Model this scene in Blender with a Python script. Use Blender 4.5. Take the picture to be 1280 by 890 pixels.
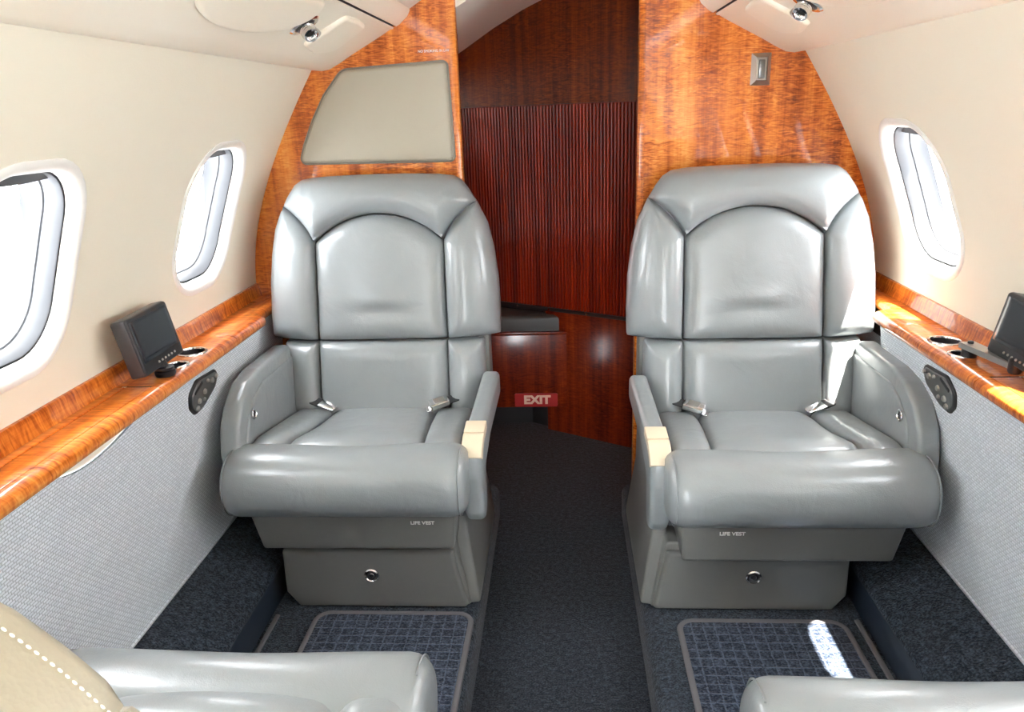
import bpy, bmesh, math, random
import numpy as np
from mathutils import Vector, Matrix
from mathutils.geometry import delaunay_2d_cdt

random.seed(4)
S = bpy.context.scene
for o in list(bpy.data.objects):
    bpy.data.objects.remove(o)
COL = S.collection

# ------------------------------------------------------------------ camera
FPX, CXP, CYP = 949.0, 640.0, 445.0
def camera_axes():
    f = np.array([700.0 - CXP, 135.0 - CYP, FPX]); f /= np.linalg.norm(f)
    a = math.radians(.8)
    r = np.array([math.cos(a), -math.sin(a), 0.0])
    r[2] = -(r[0] * f[0] + r[1] * f[1]) / f[2]; r /= np.linalg.norm(r)
    d = np.cross(f, r)
    return np.stack([r, f, -d])
R_ = camera_axes()
cam = bpy.data.cameras.new('camera'); camo = bpy.data.objects.new('camera', cam); COL.objects.link(camo)
ex, ey, ez = R_[:, 0], R_[:, 1], R_[:, 2]
camo.matrix_world = Matrix(((ex[0], -ey[0], -ez[0], .015), (ex[1], -ey[1], -ez[1], 0.0), (ex[2], -ey[2], -ez[2], 1.03), (0, 0, 0, 1)))
cam.sensor_width = 36.0; cam.lens = FPX / 1280 * 36; cam.clip_start = .01
S.camera = camo

# ------------------------------------------------------------------ world, sun, added fill strips, exposure
W = bpy.data.worlds.new('sky'); S.world = W; W.use_nodes = True
bg = W.node_tree.nodes['Background']
bg.inputs[0].default_value = (.93, .965, 1, 1); bg.inputs[1].default_value = 9.0
sun = bpy.data.lights.new('sun', 'SUN'); suno = bpy.data.objects.new('sun', sun); COL.objects.link(suno)
sun.energy = 30; sun.angle = math.radians(.6); sun.color = (1, .94, .84)
suno.rotation_euler = Vector((-.28, .265, -1.0)).to_track_quat('-Z', 'Y').to_euler()
def strip_light(x, y0, y1, z, tilt, energy):      # fill strips added along the ceiling to brighten the cabin, out of view
    l = bpy.data.lights.new('fill_strip', 'AREA'); o = bpy.data.objects.new('fill_strip', l); COL.objects.link(o)
    l.shape = 'RECTANGLE'; l.size = .03; l.size_y = y1 - y0; l.energy = energy; l.color = (1, .93, .80)
    o.location = (x, (y0 + y1) / 2, z); o.rotation_euler = (0, tilt, 0)
    return o
strip_light(-.15, -1.5, 1.85, 1.352, math.radians(8), 15)
strip_light(.15, -1.5, 1.85, 1.352, math.radians(-8), 15)
S.view_settings.view_transform = 'Standard'; S.view_settings.look = 'None'
S.view_settings.gamma = 1; S.view_settings.use_curve_mapping = False
S.view_settings.exposure = 1.56

# ------------------------------------------------------------------ materials
def newmat(name):
    m = bpy.data.materials.new(name); m.use_nodes = True
    nt = m.node_tree; b = nt.nodes['Principled BSDF']
    return m, nt, b
def simple(name, col, rough=.5, metal=0, coat=0, spec=.5, bump=0, bscale=200, coat_rough=.05, var=0):
    m, nt, b = newmat(name)
    b.inputs['Base Color'].default_value = (*col, 1); b.inputs['Roughness'].default_value = rough
    b.inputs['Metallic'].default_value = metal; b.inputs['Coat Weight'].default_value = coat
    b.inputs['Coat Roughness'].default_value = coat_rough; b.inputs['Specular IOR Level'].default_value = spec
    if bump or var:
        tc = nt.nodes.new('ShaderNodeTexCoord'); n = nt.nodes.new('ShaderNodeTexNoise')
        n.inputs['Scale'].default_value = bscale; n.inputs['Detail'].default_value = 3
        nt.links.new(tc.outputs['Object'], n.inputs['Vector'])
        if bump:
            bp = nt.nodes.new('ShaderNodeBump'); bp.inputs['Strength'].default_value = bump; bp.inputs['Distance'].default_value = .002
            nt.links.new(n.outputs['Fac'], bp.inputs['Height']); nt.links.new(bp.outputs['Normal'], b.inputs['Normal'])
        if var:
            r = nt.nodes.new('ShaderNodeMapRange'); r.inputs['To Min'].default_value = 1 - var; r.inputs['To Max'].default_value = 1 + var
            mx = nt.nodes.new('ShaderNodeVectorMath'); mx.operation = 'SCALE'; mx.inputs[0].default_value = col
            nt.links.new(n.outputs['Fac'], r.inputs['Value']); nt.links.new(r.outputs[0], mx.inputs['Scale']); nt.links.new(mx.outputs[0], b.inputs['Base Color'])
    return m
def ramp(nt, stops):
    r = nt.nodes.new('ShaderNodeValToRGB'); e = r.color_ramp.elements
    while len(e) < len(stops): e.new(.5)
    for k, (p, c) in zip(e, stops):
        k.position = p; k.color = (*c, 1) if len(c) == 3 else c
    return r
def leather(name, col, rough=.31):
    m, nt, b = newmat(name)
    tc = nt.nodes.new('ShaderNodeTexCoord')
    v = nt.nodes.new('ShaderNodeTexVoronoi'); v.inputs['Scale'].default_value = 520
    n = nt.nodes.new('ShaderNodeTexNoise'); n.inputs['Scale'].default_value = 14; n.inputs['Detail'].default_value = 5; n.inputs['Distortion'].default_value = .6
    nt.links.new(tc.outputs['Object'], v.inputs['Vector']); nt.links.new(tc.outputs['Object'], n.inputs['Vector'])
    a = nt.nodes.new('ShaderNodeMath'); a.operation = 'MULTIPLY'; a.inputs[1].default_value = .05
    nt.links.new(v.outputs['Distance'], a.inputs[0])
    s = nt.nodes.new('ShaderNodeMath'); s.operation = 'ADD'
    nt.links.new(a.outputs[0], s.inputs[0])
    mp = nt.nodes.new('ShaderNodeMapping'); mp.inputs['Scale'].default_value = (1.0, .45, .32); mp.inputs['Rotation'].default_value = (0, .5, 0)
    nt.links.new(tc.outputs['Object'], mp.inputs['Vector'])
    w = nt.nodes.new('ShaderNodeTexNoise'); w.noise_type = 'RIDGED_MULTIFRACTAL'; w.inputs['Scale'].default_value = 42; w.inputs['Detail'].default_value = 2; w.inputs['Distortion'].default_value = .5
    nt.links.new(mp.outputs[0], w.inputs['Vector'])
    k = nt.nodes.new('ShaderNodeMapRange'); k.inputs['From Min'].default_value = .50; k.inputs['From Max'].default_value = .70
    nt.links.new(n.outputs['Fac'], k.inputs['Value'])
    w2 = nt.nodes.new('ShaderNodeMath'); w2.operation = 'MULTIPLY'; nt.links.new(w.outputs['Fac'], w2.inputs[0]); nt.links.new(k.outputs[0], w2.inputs[1])
    w3 = nt.nodes.new('ShaderNodeMath'); w3.operation = 'MULTIPLY_ADD'; w3.inputs[1].default_value = -.35; nt.links.new(w2.outputs[0], w3.inputs[0]); nt.links.new(n.outputs['Fac'], w3.inputs[2])
    nt.links.new(w3.outputs[0], s.inputs[1])
    bp = nt.nodes.new('ShaderNodeBump'); bp.inputs['Strength'].default_value = .5; bp.inputs['Distance'].default_value = .005
    nt.links.new(s.outputs[0], bp.inputs['Height']); nt.links.new(bp.outputs['Normal'], b.inputs['Normal'])
    r = nt.nodes.new('ShaderNodeMapRange'); r.inputs['To Min'].default_value = .93; r.inputs['To Max'].default_value = 1.07
    nt.links.new(n.outputs['Fac'], r.inputs['Value'])
    mx = nt.nodes.new('ShaderNodeVectorMath'); mx.operation = 'SCALE'; mx.inputs[0].default_value = col
    nt.links.new(r.outputs[0], mx.inputs['Scale']); nt.links.new(mx.outputs[0], b.inputs['Base Color'])
    b.inputs['Roughness'].default_value = rough; b.inputs['Specular IOR Level'].default_value = .6
    b.inputs['Coat Weight'].default_value = .45; b.inputs['Coat Roughness'].default_value = .20
    return m
def wood(name, axis, stops, ripple=.5, coat=1.0, fig=1.0, crough=.025):
    """glossy lacquered veneer; axis = grain direction 'x','y','z'"""
    m, nt, b = newmat(name)
    tc = nt.nodes.new('ShaderNodeTexCoord')
    def mapped(along, across):
        mp = nt.nodes.new('ShaderNodeMapping')
        mp.inputs['Scale'].default_value = tuple(along if a == axis else across for a in 'xyz')
        nt.links.new(tc.outputs['Object'], mp.inputs['Vector']); return mp
    def noise(mp, det, dist):
        n = nt.nodes.new('ShaderNodeTexNoise'); n.inputs['Scale'].default_value = 1
        n.inputs['Detail'].default_value = det; n.inputs['Distortion'].default_value = dist
        nt.links.new(mp.outputs[0], n.inputs['Vector']); return n
    broad = noise(mapped(1.3, 30), 3, .3)
    fine = noise(mapped(9, 240), 3, .2)
    rip = noise(mapped(120 * fig, 24 * fig), 2, 2.2)
    mask = noise(mapped(3.0, 6), 2, .5)
    def math_(op, a, c):
        k = nt.nodes.new('ShaderNodeMath'); k.operation = op
        for i, q in enumerate((a, c)):
            if isinstance(q, (int, float)): k.inputs[i].default_value = q
            else: nt.links.new(q, k.inputs[i])
        return k.outputs[0]
    rr = math_('MULTIPLY', math_('SUBTRACT', rip.outputs['Fac'], .5), math_('MULTIPLY', mask.outputs['Fac'], 2.6 * ripple))
    tot = math_('ADD', math_('ADD', math_('MULTIPLY', math_('SUBTRACT', broad.outputs['Fac'], .5), 1.0), .5), rr)
    tot = math_('ADD', tot, math_('MULTIPLY', math_('SUBTRACT', fine.outputs['Fac'], .5), .28))
    rp = ramp(nt, stops); nt.links.new(tot, rp.inputs[0]); nt.links.new(rp.outputs[0], b.inputs['Base Color'])
    b.inputs['Roughness'].default_value = .32; b.inputs['Coat Weight'].default_value = coat; b.inputs['Coat Roughness'].default_value = crough
    b.inputs['Coat IOR'].default_value = 1.5; b.inputs['Specular IOR Level'].default_value = .12
    return m
def carpet(name, dark, light, grid=0, lines=None):
    m, nt, b = newmat(name)
    tc = nt.nodes.new('ShaderNodeTexCoord')
    n = nt.nodes.new('ShaderNodeTexNoise'); n.inputs['Scale'].default_value = 260; n.inputs['Detail'].default_value = 3
    n2 = nt.nodes.new('ShaderNodeTexNoise'); n2.inputs['Scale'].default_value = 90; n2.inputs['Detail'].default_value = 3
    nt.links.new(tc.outputs['Object'], n.inputs['Vector']); nt.links.new(tc.outputs['Object'], n2.inputs['Vector'])
    ad = nt.nodes.new('ShaderNodeMath'); ad.operation = 'MULTIPLY_ADD'; ad.inputs[1].default_value = .6
    nt.links.new(n.outputs['Fac'], ad.inputs[0])
    sc = nt.nodes.new('ShaderNodeMath'); sc.operation = 'MULTIPLY'; sc.inputs[1].default_value = .4
    nt.links.new(n2.outputs['Fac'], sc.inputs[0]); nt.links.new(sc.outputs[0], ad.inputs[2])
    h = ad.outputs[0]
    if grid:
        br = nt.nodes.new('ShaderNodeTexBrick'); br.offset = 0; br.squash = 1
        br.inputs['Scale'].default_value = 1; br.inputs['Mortar Size'].default_value = grid * .09; br.inputs['Mortar Smooth'].default_value = .7
        br.inputs['Brick Width'].default_value = grid; br.inputs['Row Height'].default_value = grid
        wob = nt.nodes.new('ShaderNodeVectorMath'); wob.operation = 'MULTIPLY_ADD'; wob.inputs[1].default_value = (.006, .006, 0)
        nt.links.new(n2.outputs['Color'], wob.inputs[0]); nt.links.new(tc.outputs['Object'], wob.inputs[2]); nt.links.new(wob.outputs[0], br.inputs['Vector'])
        mm = nt.nodes.new('ShaderNodeMath'); mm.operation = 'MULTIPLY_ADD'; mm.inputs[1].default_value = .16
        nt.links.new(br.outputs['Fac'], mm.inputs[0]); nt.links.new(h, mm.inputs[2]); h = mm.outputs[0]
    rp = ramp(nt, [(.42, dark), (.53, tuple((a + c) / 2 * .8 for a, c in zip(dark, light))), (.68, light)])
    nt.links.new(h, rp.inputs[0]); nt.links.new(rp.outputs[0], b.inputs['Base Color'])
    bp = nt.nodes.new('ShaderNodeBump'); bp.inputs['Strength'].default_value = .9; bp.inputs['Distance'].default_value = .006
    nt.links.new(h, bp.inputs['Height']); nt.links.new(bp.outputs['Normal'], b.inputs['Normal'])
    b.inputs['Roughness'].default_value = .95; b.inputs['Specular IOR Level'].default_value = .1
    b.inputs['Sheen Weight'].default_value = .15
    return m
def weave(name):
    m, nt, b = newmat(name)
    tc = nt.nodes.new('ShaderNodeTexCoord'); sx = nt.nodes.new('ShaderNodeSeparateXYZ'); cx = nt.nodes.new('ShaderNodeCombineXYZ')
    nt.links.new(tc.outputs['Object'], sx.inputs[0]); nt.links.new(sx.outputs['Y'], cx.inputs['X']); nt.links.new(sx.outputs['Z'], cx.inputs['Y'])
    br = nt.nodes.new('ShaderNodeTexBrick'); br.offset = .5
    br.inputs['Scale'].default_value = 1; br.inputs['Brick Width'].default_value = .0105; br.inputs['Row Height'].default_value = .0052
    br.inputs['Mortar Size'].default_value = .0012; br.inputs['Mortar Smooth'].default_value = .9
    br.inputs['Color1'].default_value = (.86, .91, .97, 1); br.inputs['Color2'].default_value = (.74, .79, .85, 1); br.inputs['Mortar'].default_value = (.55, .585, .63, 1)
    nt.links.new(cx.outputs[0], br.inputs['Vector']); nt.links.new(br.outputs['Color'], b.inputs['Base Color'])
    bp = nt.nodes.new('ShaderNodeBump'); bp.invert = True; bp.inputs['Strength'].default_value = .8; bp.inputs['Distance'].default_value = .0015
    nt.links.new(br.outputs['Fac'], bp.inputs['Height']); nt.links.new(bp.outputs['Normal'], b.inputs['Normal'])
    b.inputs['Roughness'].default_value = .8; b.inputs['Specular IOR Level'].default_value = .2
    return m
M = {}
M['leather'] = leather('silver_leather', (.262, .285, .293))
M['cream_leather'] = leather('cream_leather', (.45, .41, .31), .42)
M['vinyl'] = simple('grey_vinyl', (.150, .152, .145), .42, bump=.25, bscale=700, spec=.4)
M['pad'] = simple('grey_ultraleather', (.41, .375, .295), .5, bump=.2, bscale=500)
M['piping'] = simple('grey_piping', (.24, .22, .18), .5)
M['wall'] = simple('cream_wallcovering', (.86, .815, .68), .6, bump=.12, bscale=350, spec=.3)
M['psu'] = simple('cream_plastic', (.90, .85, .72), .35, spec=.45)
M['lens'] = simple('cream_plate', (.92, .87, .73), .3, spec=.5)
M['ceil'] = simple('ceiling_lining', (.80, .77, .68), .6)
STOP = [(.10, (.19, .034, .005)), (.32, (.42, .090, .012)), (.50, (.64, .165, .022)), (.68, (.78, .25, .040)), (.90, (.90, .40, .09))]
DARK = [(.14, (.035, .003, .0012)), (.38, (.10, .010, .003)), (.56, (.18, .020, .004)), (.75, (.26, .036, .006)), (.92, (.36, .07, .012))]
M['wood_z'] = wood('figured_veneer', 'z', STOP, .8)
M['wood_y'] = wood('figured_veneer_ledge', 'y', STOP, .75, fig=.55)
M['wood_dark'] = wood('red_mahogany_veneer', 'z', DARK, .45, crough=.14)
M['wood_slat'] = wood('red_mahogany_slat', 'z', [(p, (c[0] * 1.25, c[1] * .7, c[2] * .5)) for p, c in DARK], .15, coat=.5, crough=.08)
M['wood_mid'] = wood('brown_mahogany_veneer', 'z', [(p, (c[0] * .85, c[1] * 1.15, c[2] * .7)) for p, c in DARK], .6)
M['carpet'] = carpet('navy_carpet', (.006, .010, .018), (.075, .10, .135))
M['carpet_mat'] = carpet('navy_grid_carpet', (.005, .011, .026), (.085, .11, .16), grid=.0235)
M['carpet_aisle'] = carpet('charcoal_aisle_carpet', (.005, .008, .015), (.06, .075, .10))
M['binding'] = simple('grey_binding', (.13, .125, .135), .85, bump=.5, bscale=600)
M['kick'] = simple('navy_vinyl_face', (.018, .026, .040), .45)
M['fabric'] = weave('woven_grey_fabric')
M['winrim'] = simple('white_window_rim', (.88, .87, .83), .28, spec=.5)
M['reveal'] = simple('grey_window_reveal', (.075, .078, .085), .45)
M['gasket'] = simple('dark_gasket', (.03, .03, .035), .5)
M['black'] = simple('black_plastic', (.012, .012, .014), .4)
M['screen'] = simple('dark_screen', (.014, .018, .024), .18, spec=.5)
M['charcoal'] = simple('charcoal_metal', (.07, .072, .08), .3, metal=.6)
M['chrome'] = simple('polished_chrome', (.80, .80, .80), .12, metal=1)
M['satin'] = simple('satin_nickel', (.55, .53, .50), .3, metal=1)
M['nickel'] = simple('brushed_nickel', (.46, .42, .37), .38, metal=.85)
M['gunmetal'] = simple('gunmetal_plate', (.20, .20, .20), .3, metal=.9)
M['beige'] = simple('beige_plate', (.72, .60, .44), .4)
M['white'] = simple('white_print', (.85, .85, .82), .6)
M['web'] = simple('dark_webbing', (.03, .032, .036), .7)
M['exitred'] = simple('exit_red', (.42, .010, .012), .4)
M['exittxt'] = simple('exit_lettering', (.85, .62, .50), .5)
M['lavpad'] = simple('dark_grey_vinyl', (.04, .04, .037), .45)
M['thread'] = simple('pale_thread', (.80, .76, .64), .7)
m, nt, b = newmat('window_pane')
nt.nodes.remove(b); tr = nt.nodes.new('ShaderNodeBsdfTransparent'); gl = nt.nodes.new('ShaderNodeBsdfGlossy'); mx = nt.nodes.new('ShaderNodeMixShader')
gl.inputs['Roughness'].default_value = .02; mx.inputs[0].default_value = .04
nt.links.new(tr.outputs[0], mx.inputs[1]); nt.links.new(gl.outputs[0], mx.inputs[2])
nt.links.new(mx.outputs[0], nt.nodes['Material Output'].inputs[0]); M['glass'] = m

# ------------------------------------------------------------------ mesh helpers
def mk(name, verts, faces, mat, parent=None, sharp=38, recalc=True):
    me = bpy.data.meshes.new(name)
    me.from_pydata([tuple(map(float, v)) for v in verts], [], [tuple(map(int, f)) for f in faces])
    if recalc:
        bm = bmesh.new(); bm.from_mesh(me); bmesh.ops.recalc_face_normals(bm, faces=bm.faces); bm.to_mesh(me); bm.free()
    me.shade_smooth()
    if sharp: me.set_sharp_from_angle(angle=math.radians(sharp))
    me.materials.append(M[mat] if isinstance(mat, str) else mat)
    o = bpy.data.objects.new(name, me); COL.objects.link(o)
    if parent is not None: o.parent = parent
    return o
def from_bm(name, bm, mat, parent=None, sharp=38):
    bmesh.ops.recalc_face_normals(bm, faces=bm.faces)
    me = bpy.data.meshes.new(name); bm.to_mesh(me); bm.free()
    me.shade_smooth()
    if sharp: me.set_sharp_from_angle(angle=math.radians(sharp))
    me.materials.append(M[mat]); o = bpy.data.objects.new(name, me); COL.objects.link(o)
    if parent is not None: o.parent = parent
    return o
def empty(name, loc=(0, 0, 0), rz=0):
    o = bpy.data.objects.new(name, None); COL.objects.link(o); o.location = loc; o.rotation_euler = (0, 0, rz); o.empty_display_size = .05
    return o
def tag(o, label=None, cat=None, group=None, kind=None):
    if label: o['label'] = label
    if cat: o['category'] = cat
    if group: o['group'] = group
    if kind: o['kind'] = kind
    return o
def struct(o): o['kind'] = 'structure'; return o
def rpoly(pts, r, n=6):
    """polygon with rounded corners; r a number or one per corner"""
    out = []; N = len(pts)
    for i in range(N):
        p = np.array(pts[i], float); a = np.array(pts[i - 1], float); c = np.array(pts[(i + 1) % N], float)
        ri = r[i] if isinstance(r, (list, tuple)) else r
        u = a - p; w = c - p; lu, lw = np.linalg.norm(u), np.linalg.norm(w); u /= lu; w /= lw
        ang = math.acos(max(-1, min(1, float(u @ w))))
        if ri <= 1e-6 or ang > math.pi - .02: out.append(tuple(p)); continue
        t = min(ri / math.tan(ang / 2), lu * .48, lw * .48); rr = t * math.tan(ang / 2)
        bis = (u + w) / np.linalg.norm(u + w); ctr = p + bis * (rr / math.sin(ang / 2))
        s = p + u * t; e = p + w * t
        a0 = math.atan2(*(s - ctr)[::-1]); a1 = math.atan2(*(e - ctr)[::-1])
        d = (a1 - a0 + math.pi) % (2 * math.pi) - math.pi
        for k in range(n + 1):
            q = a0 + d * k / n; out.append((ctr[0] + rr * math.cos(q), ctr[1] + rr * math.sin(q)))
    return out
def arc_pts(p, q, sag, n=12):
    """points from p to q on an arc with sagitta sag (left of p->q positive)"""
    p = np.array(p, float); q = np.array(q, float); ch = q - p; L = np.linalg.norm(ch)
    nrm = np.array([-ch[1], ch[0]]) / L
    Rr = (L * L / 4 + sag * sag) / (2 * abs(sag)); s = 1 if sag > 0 else -1
    ctr = (p + q) / 2 + nrm * (sag - s * Rr)
    a0 = math.atan2(*(p - ctr)[::-1]); a1 = math.atan2(*(q - ctr)[::-1])
    d = (a1 - a0 + math.pi) % (2 * math.pi) - math.pi
    return [tuple(ctr + Rr * np.array([math.cos(a0 + d * k / n), math.sin(a0 + d * k / n)])) for k in range(n + 1)]
def resample(poly, g):
    out = []
    P = np.array(poly, float)
    for i in range(len(P)):
        a, c = P[i], P[(i + 1) % len(P)]; L = np.linalg.norm(c - a)
        if L < 1e-7: continue
        k = max(1, int(round(L / g)))
        for j in range(k): out.append(a + (c - a) * j / k)
    return np.array(out)
def area2(P): return .5 * float(np.sum(P[:, 0] * np.roll(P[:, 1], -1) - np.roll(P[:, 0], -1) * P[:, 1]))
def inside(P, q):
    x, y = q[:, 0][:, None], q[:, 1][:, None]; x0, y0 = P[:, 0], P[:, 1]; x1, y1 = np.roll(x0, -1), np.roll(y0, -1)
    c = ((y0 > y) != (y1 > y)) & (x < (x1 - x0) * (y - y0) / (y1 - y0 + 1e-15) + x0)
    return c.sum(1) % 2 == 1
def dist(P, q):
    A = P; Bv = np.roll(P, -1, 0) - P; L2 = (Bv ** 2).sum(1) + 1e-15
    d = q[:, None, :] - A[None]; t = np.clip((d * Bv).sum(2) / L2, 0, 1)
    return np.sqrt(((d - t[..., None] * Bv) ** 2).sum(2)).min(1)
def pillow(name, outline, mapf, r, height, back, mat, parent=None, hf=None, g=None, sharp=50, power=2.0):
    """puffed panel over a 2-D outline: rounded edge of width r and the given height, sides going back"""
    P0 = np.array(outline, float)
    if area2(P0) < 0: P0 = P0[::-1]
    g = g or max(.006, min(.02, math.sqrt(abs(area2(P0))) / 22))
    P = resample(P0, g); n = len(P)
    nx = np.roll(P, -1, 0) - np.roll(P, 1, 0); nx /= np.linalg.norm(nx, axis=1)[:, None] + 1e-12
    nin = np.stack([-nx[:, 1], nx[:, 0]], 1)
    pts = [P]
    last = 0
    for f in (.08, .22, .42, .68, 1.0):
        d = f * r; q = P + nin * d
        ok = inside(P, q); dd = dist(P, q); q = q[ok & (dd > d * .93)]
        if len(q): pts.append(q); last = d
    lo, hi = P.min(0), P.max(0)
    gx, gy = np.meshgrid(np.arange(lo[0] + g / 2, hi[0], g), np.arange(lo[1] + g / 2, hi[1], g))
    q = np.stack([gx.ravel(), gy.ravel()], 1); q = q[inside(P, q)]
    if len(q): q = q[dist(P, q) > max(last + g * .5, g * .4)]
    if len(q): pts.append(q)
    A = np.concatenate(pts)
    res = delaunay_2d_cdt([Vector(p) for p in A], [(i, (i + 1) % n) for i in range(n)], [], 1, 1e-6)
    V = np.array([tuple(v) for v in res[0]]); F = [list(f) for f in res[2]]
    d = dist(P, V); d[d < 1e-6] = 0
    x = np.clip(d / r, 0, 1); h = height * (1 - (1 - x) ** power) ** (1 / power)
    if hf is not None: h = h + np.array([hf(u, v, dd) for (u, v), dd in zip(V, d)])
    verts = [mapf(u, v, hh) for (u, v), hh in zip(V, h)]
    # boundary loop -> sides
    cnt = {}
    for f in F:
        for i in range(len(f)):
            e = (f[i], f[(i + 1) % len(f)]); k = tuple(sorted(e)); cnt[k] = None if k in cnt else e
    be = [e for e in cnt.values() if e is not None]
    bi = {}
    for a, c in be:
        for k in (a, c):
            if k not in bi:
                bi[k] = len(verts); verts.append(mapf(V[k][0], V[k][1], -back))
    for a, c in be: F.append([c, a, bi[a], bi[c]])
    nxt = {a: c for a, c in be}
    s = be[0][0]; loop = [s]; k = nxt[s]
    while k != s and len(loop) < len(be) + 2: loop.append(k); k = nxt[k]
    if len(loop) == len(be): F.append([bi[k] for k in loop][::-1])
    return mk(name, verts, F, mat, parent, sharp)
def plate(name, outline, holes, mapf, mat, parent=None, g=.03, sharp=30):
    """open sheet over a 2-D outline with holes"""
    loops = [resample(np.array(outline, float), g)] + [np.array(h, float) for h in holes]
    pts = []; edges = []
    for L in loops:
        b0 = sum(len(p) for p in pts); pts.append(L); edges += [(b0 + i, b0 + (i + 1) % len(L)) for i in range(len(L))]
    P = loops[0]; lo, hi = P.min(0), P.max(0)
    gx, gy = np.meshgrid(np.arange(lo[0] + g / 2, hi[0], g), np.arange(lo[1] + g / 2, hi[1], g))
    q = np.stack([gx.ravel(), gy.ravel()], 1); q = q[inside(P, q)]
    if len(q): q = q[dist(P, q) > g * .4]
    for h in loops[1:]:
        if len(q): q = q[~inside(h, q)]
        if len(q): q = q[dist(h, q) > g * .35]
    if len(q): pts.append(q)
    A = np.concatenate(pts)
    res = delaunay_2d_cdt([Vector(p) for p in A], edges, [], 1, 1e-6)
    V = np.array([tuple(v) for v in res[0]]); F = []
    for f in res[2]:
        c = V[list(f)].mean(0)[None]
        if any(inside(h, c)[0] for h in loops[1:]): continue
        F.append(list(f))
    return mk(name, [mapf(u, v) for u, v in V], F, mat, parent, sharp)
def prism(name, poly, mapf, a, c, mat, parent=None, bevel=0, seg=3, sharp=38):
    """extrude a 2-D polygon from a to c; mapf(u, v, w)"""
    bm = bmesh.new()
    A = [bm.verts.new(mapf(u, v, a)) for u, v in poly]; B = [bm.verts.new(mapf(u, v, c)) for u, v in poly]
    n = len(poly); bm.faces.new(A); bm.faces.new(B[::-1])
    for i in range(n): bm.faces.new((A[i], B[i], B[(i + 1) % n], A[(i + 1) % n]))
    bmesh.ops.recalc_face_normals(bm, faces=bm.faces)
    if bevel:
        ed = [e for e in bm.edges if e.calc_face_angle(0) > .5]
        bmesh.ops.bevel(bm, geom=ed, offset=bevel, segments=seg, profile=.5, affect='EDGES', clamp_overlap=True)
    return from_bm(name, bm, mat, parent, sharp)
def box(name, lo, hi, mat, parent=None, bevel=.003, seg=2):
    return prism(name, [(lo[0], lo[1]), (hi[0], lo[1]), (hi[0], hi[1]), (lo[0], hi[1])], lambda u, v, w: (u, v, w), lo[2], hi[2], mat, parent, bevel, seg)
def loft(name, rings, mat, parent=None, caps=True, sharp=40, closed=True):
    n = len(rings[0]); V = [p for r in rings for p in r]; F = []
    for i in range(len(rings) - 1):
        for j in range(n if closed else n - 1):
            k = (j + 1) % n; F.append((i * n + j, i * n + k, (i + 1) * n + k, (i + 1) * n + j))
    if caps and closed: F.append(tuple(range(n))[::-1]); F.append(tuple((len(rings) - 1) * n + j for j in range(n)))
    return mk(name, V, F, mat, parent, sharp)
def tube(name, path, r, mat, parent=None, n=8, closed=False, flat=1.0):
    P = [Vector(p) for p in path]; rings = []
    N = len(P); up = None
    for i, p in enumerate(P):
        a = P[i - 1] if (i or closed) else p; c = P[(i + 1) % N] if (i < N - 1 or closed) else p
        t = (c - a).normalized()
        if up is None: up = Vector((0, 0, 1)) if abs(t.z) < .9 else Vector((1, 0, 0))
        s = t.cross(up).normalized(); up = s.cross(t).normalized()
        rr = r[i] if isinstance(r, (list, tuple)) else r
        rings.append([tuple(p + rr * (math.cos(q) * s + flat * math.sin(q) * up)) for q in [2 * math.pi * k / n for k in range(n)]])
    if closed: rings.append(rings[0]); return loft(name, rings, mat, parent, caps=False)
    return loft(name, rings, mat, parent)
def lathe(name, prof, mat, parent=None, n=24, mtx=None, caps=True):
    """profile (radius, height) turned about local z, placed by mtx"""
    mtx = mtx or Matrix()
    rings = [[tuple(mtx @ Vector((r * math.cos(2 * math.pi * k / n), r * math.sin(2 * math.pi * k / n), h))) for k in range(n)] for r, h in prof]
    return loft(name, rings, mat, parent, caps=caps, sharp=35)
def frame_mtx(o, zdir, xdir=None):
    z = Vector(zdir).normalized(); x = Vector(xdir) if xdir else (Vector((0, 0, 1)).cross(z) if abs(z.z) < .9 else Vector((1, 0, 0)))
    x = (x - z * x.dot(z)).normalized(); y = z.cross(x)
    return Matrix(((x.x, y.x, z.x, o[0]), (x.y, y.y, z.y, o[1]), (x.z, y.z, z.z, o[2]), (0, 0, 0, 1)))
def text(name, body, size, mtx, mat, parent=None, sx=1.0, ext=.0004, bold=0):
    cu = bpy.data.curves.new(name, 'FONT'); cu.body = body; cu.size = size; cu.align_x = 'CENTER'; cu.align_y = 'CENTER'; cu.extrude = ext; cu.offset = bold
    t = bpy.data.objects.new(name + '_curve', cu); COL.objects.link(t)
    dg = bpy.context.evaluated_depsgraph_get(); me = bpy.data.meshes.new_from_object(t.evaluated_get(dg)); bpy.data.objects.remove(t)
    me.transform(Matrix.Diagonal((sx, 1, 1, 1))); me.transform(mtx); me.materials.clear(); me.materials.append(M[mat])
    o = bpy.data.objects.new(name, me); COL.objects.link(o)
    if parent is not None: o.parent = parent
    return o
def copy_tree(o, parent=None):
    c = o.copy(); COL.objects.link(c); c.parent = parent
    for ch in list(o.children): copy_tree(ch, c)
    return c

# ================================================================== THE CABIN SHELL
Y0, Y1 = -1.75, 1.95          # cabin ends
PC = (.472, -1.814, 1.653, .363)
def WX(z):
    if z < .6: return .803
    return ((PC[0] * z + PC[1]) * z + PC[2]) * z + PC[3]
def WN(z):
    d = (3 * PC[0] * z + 2 * PC[1]) * z + PC[2]; v = Vector((1, 0, -d)); return v.normalized()

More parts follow.
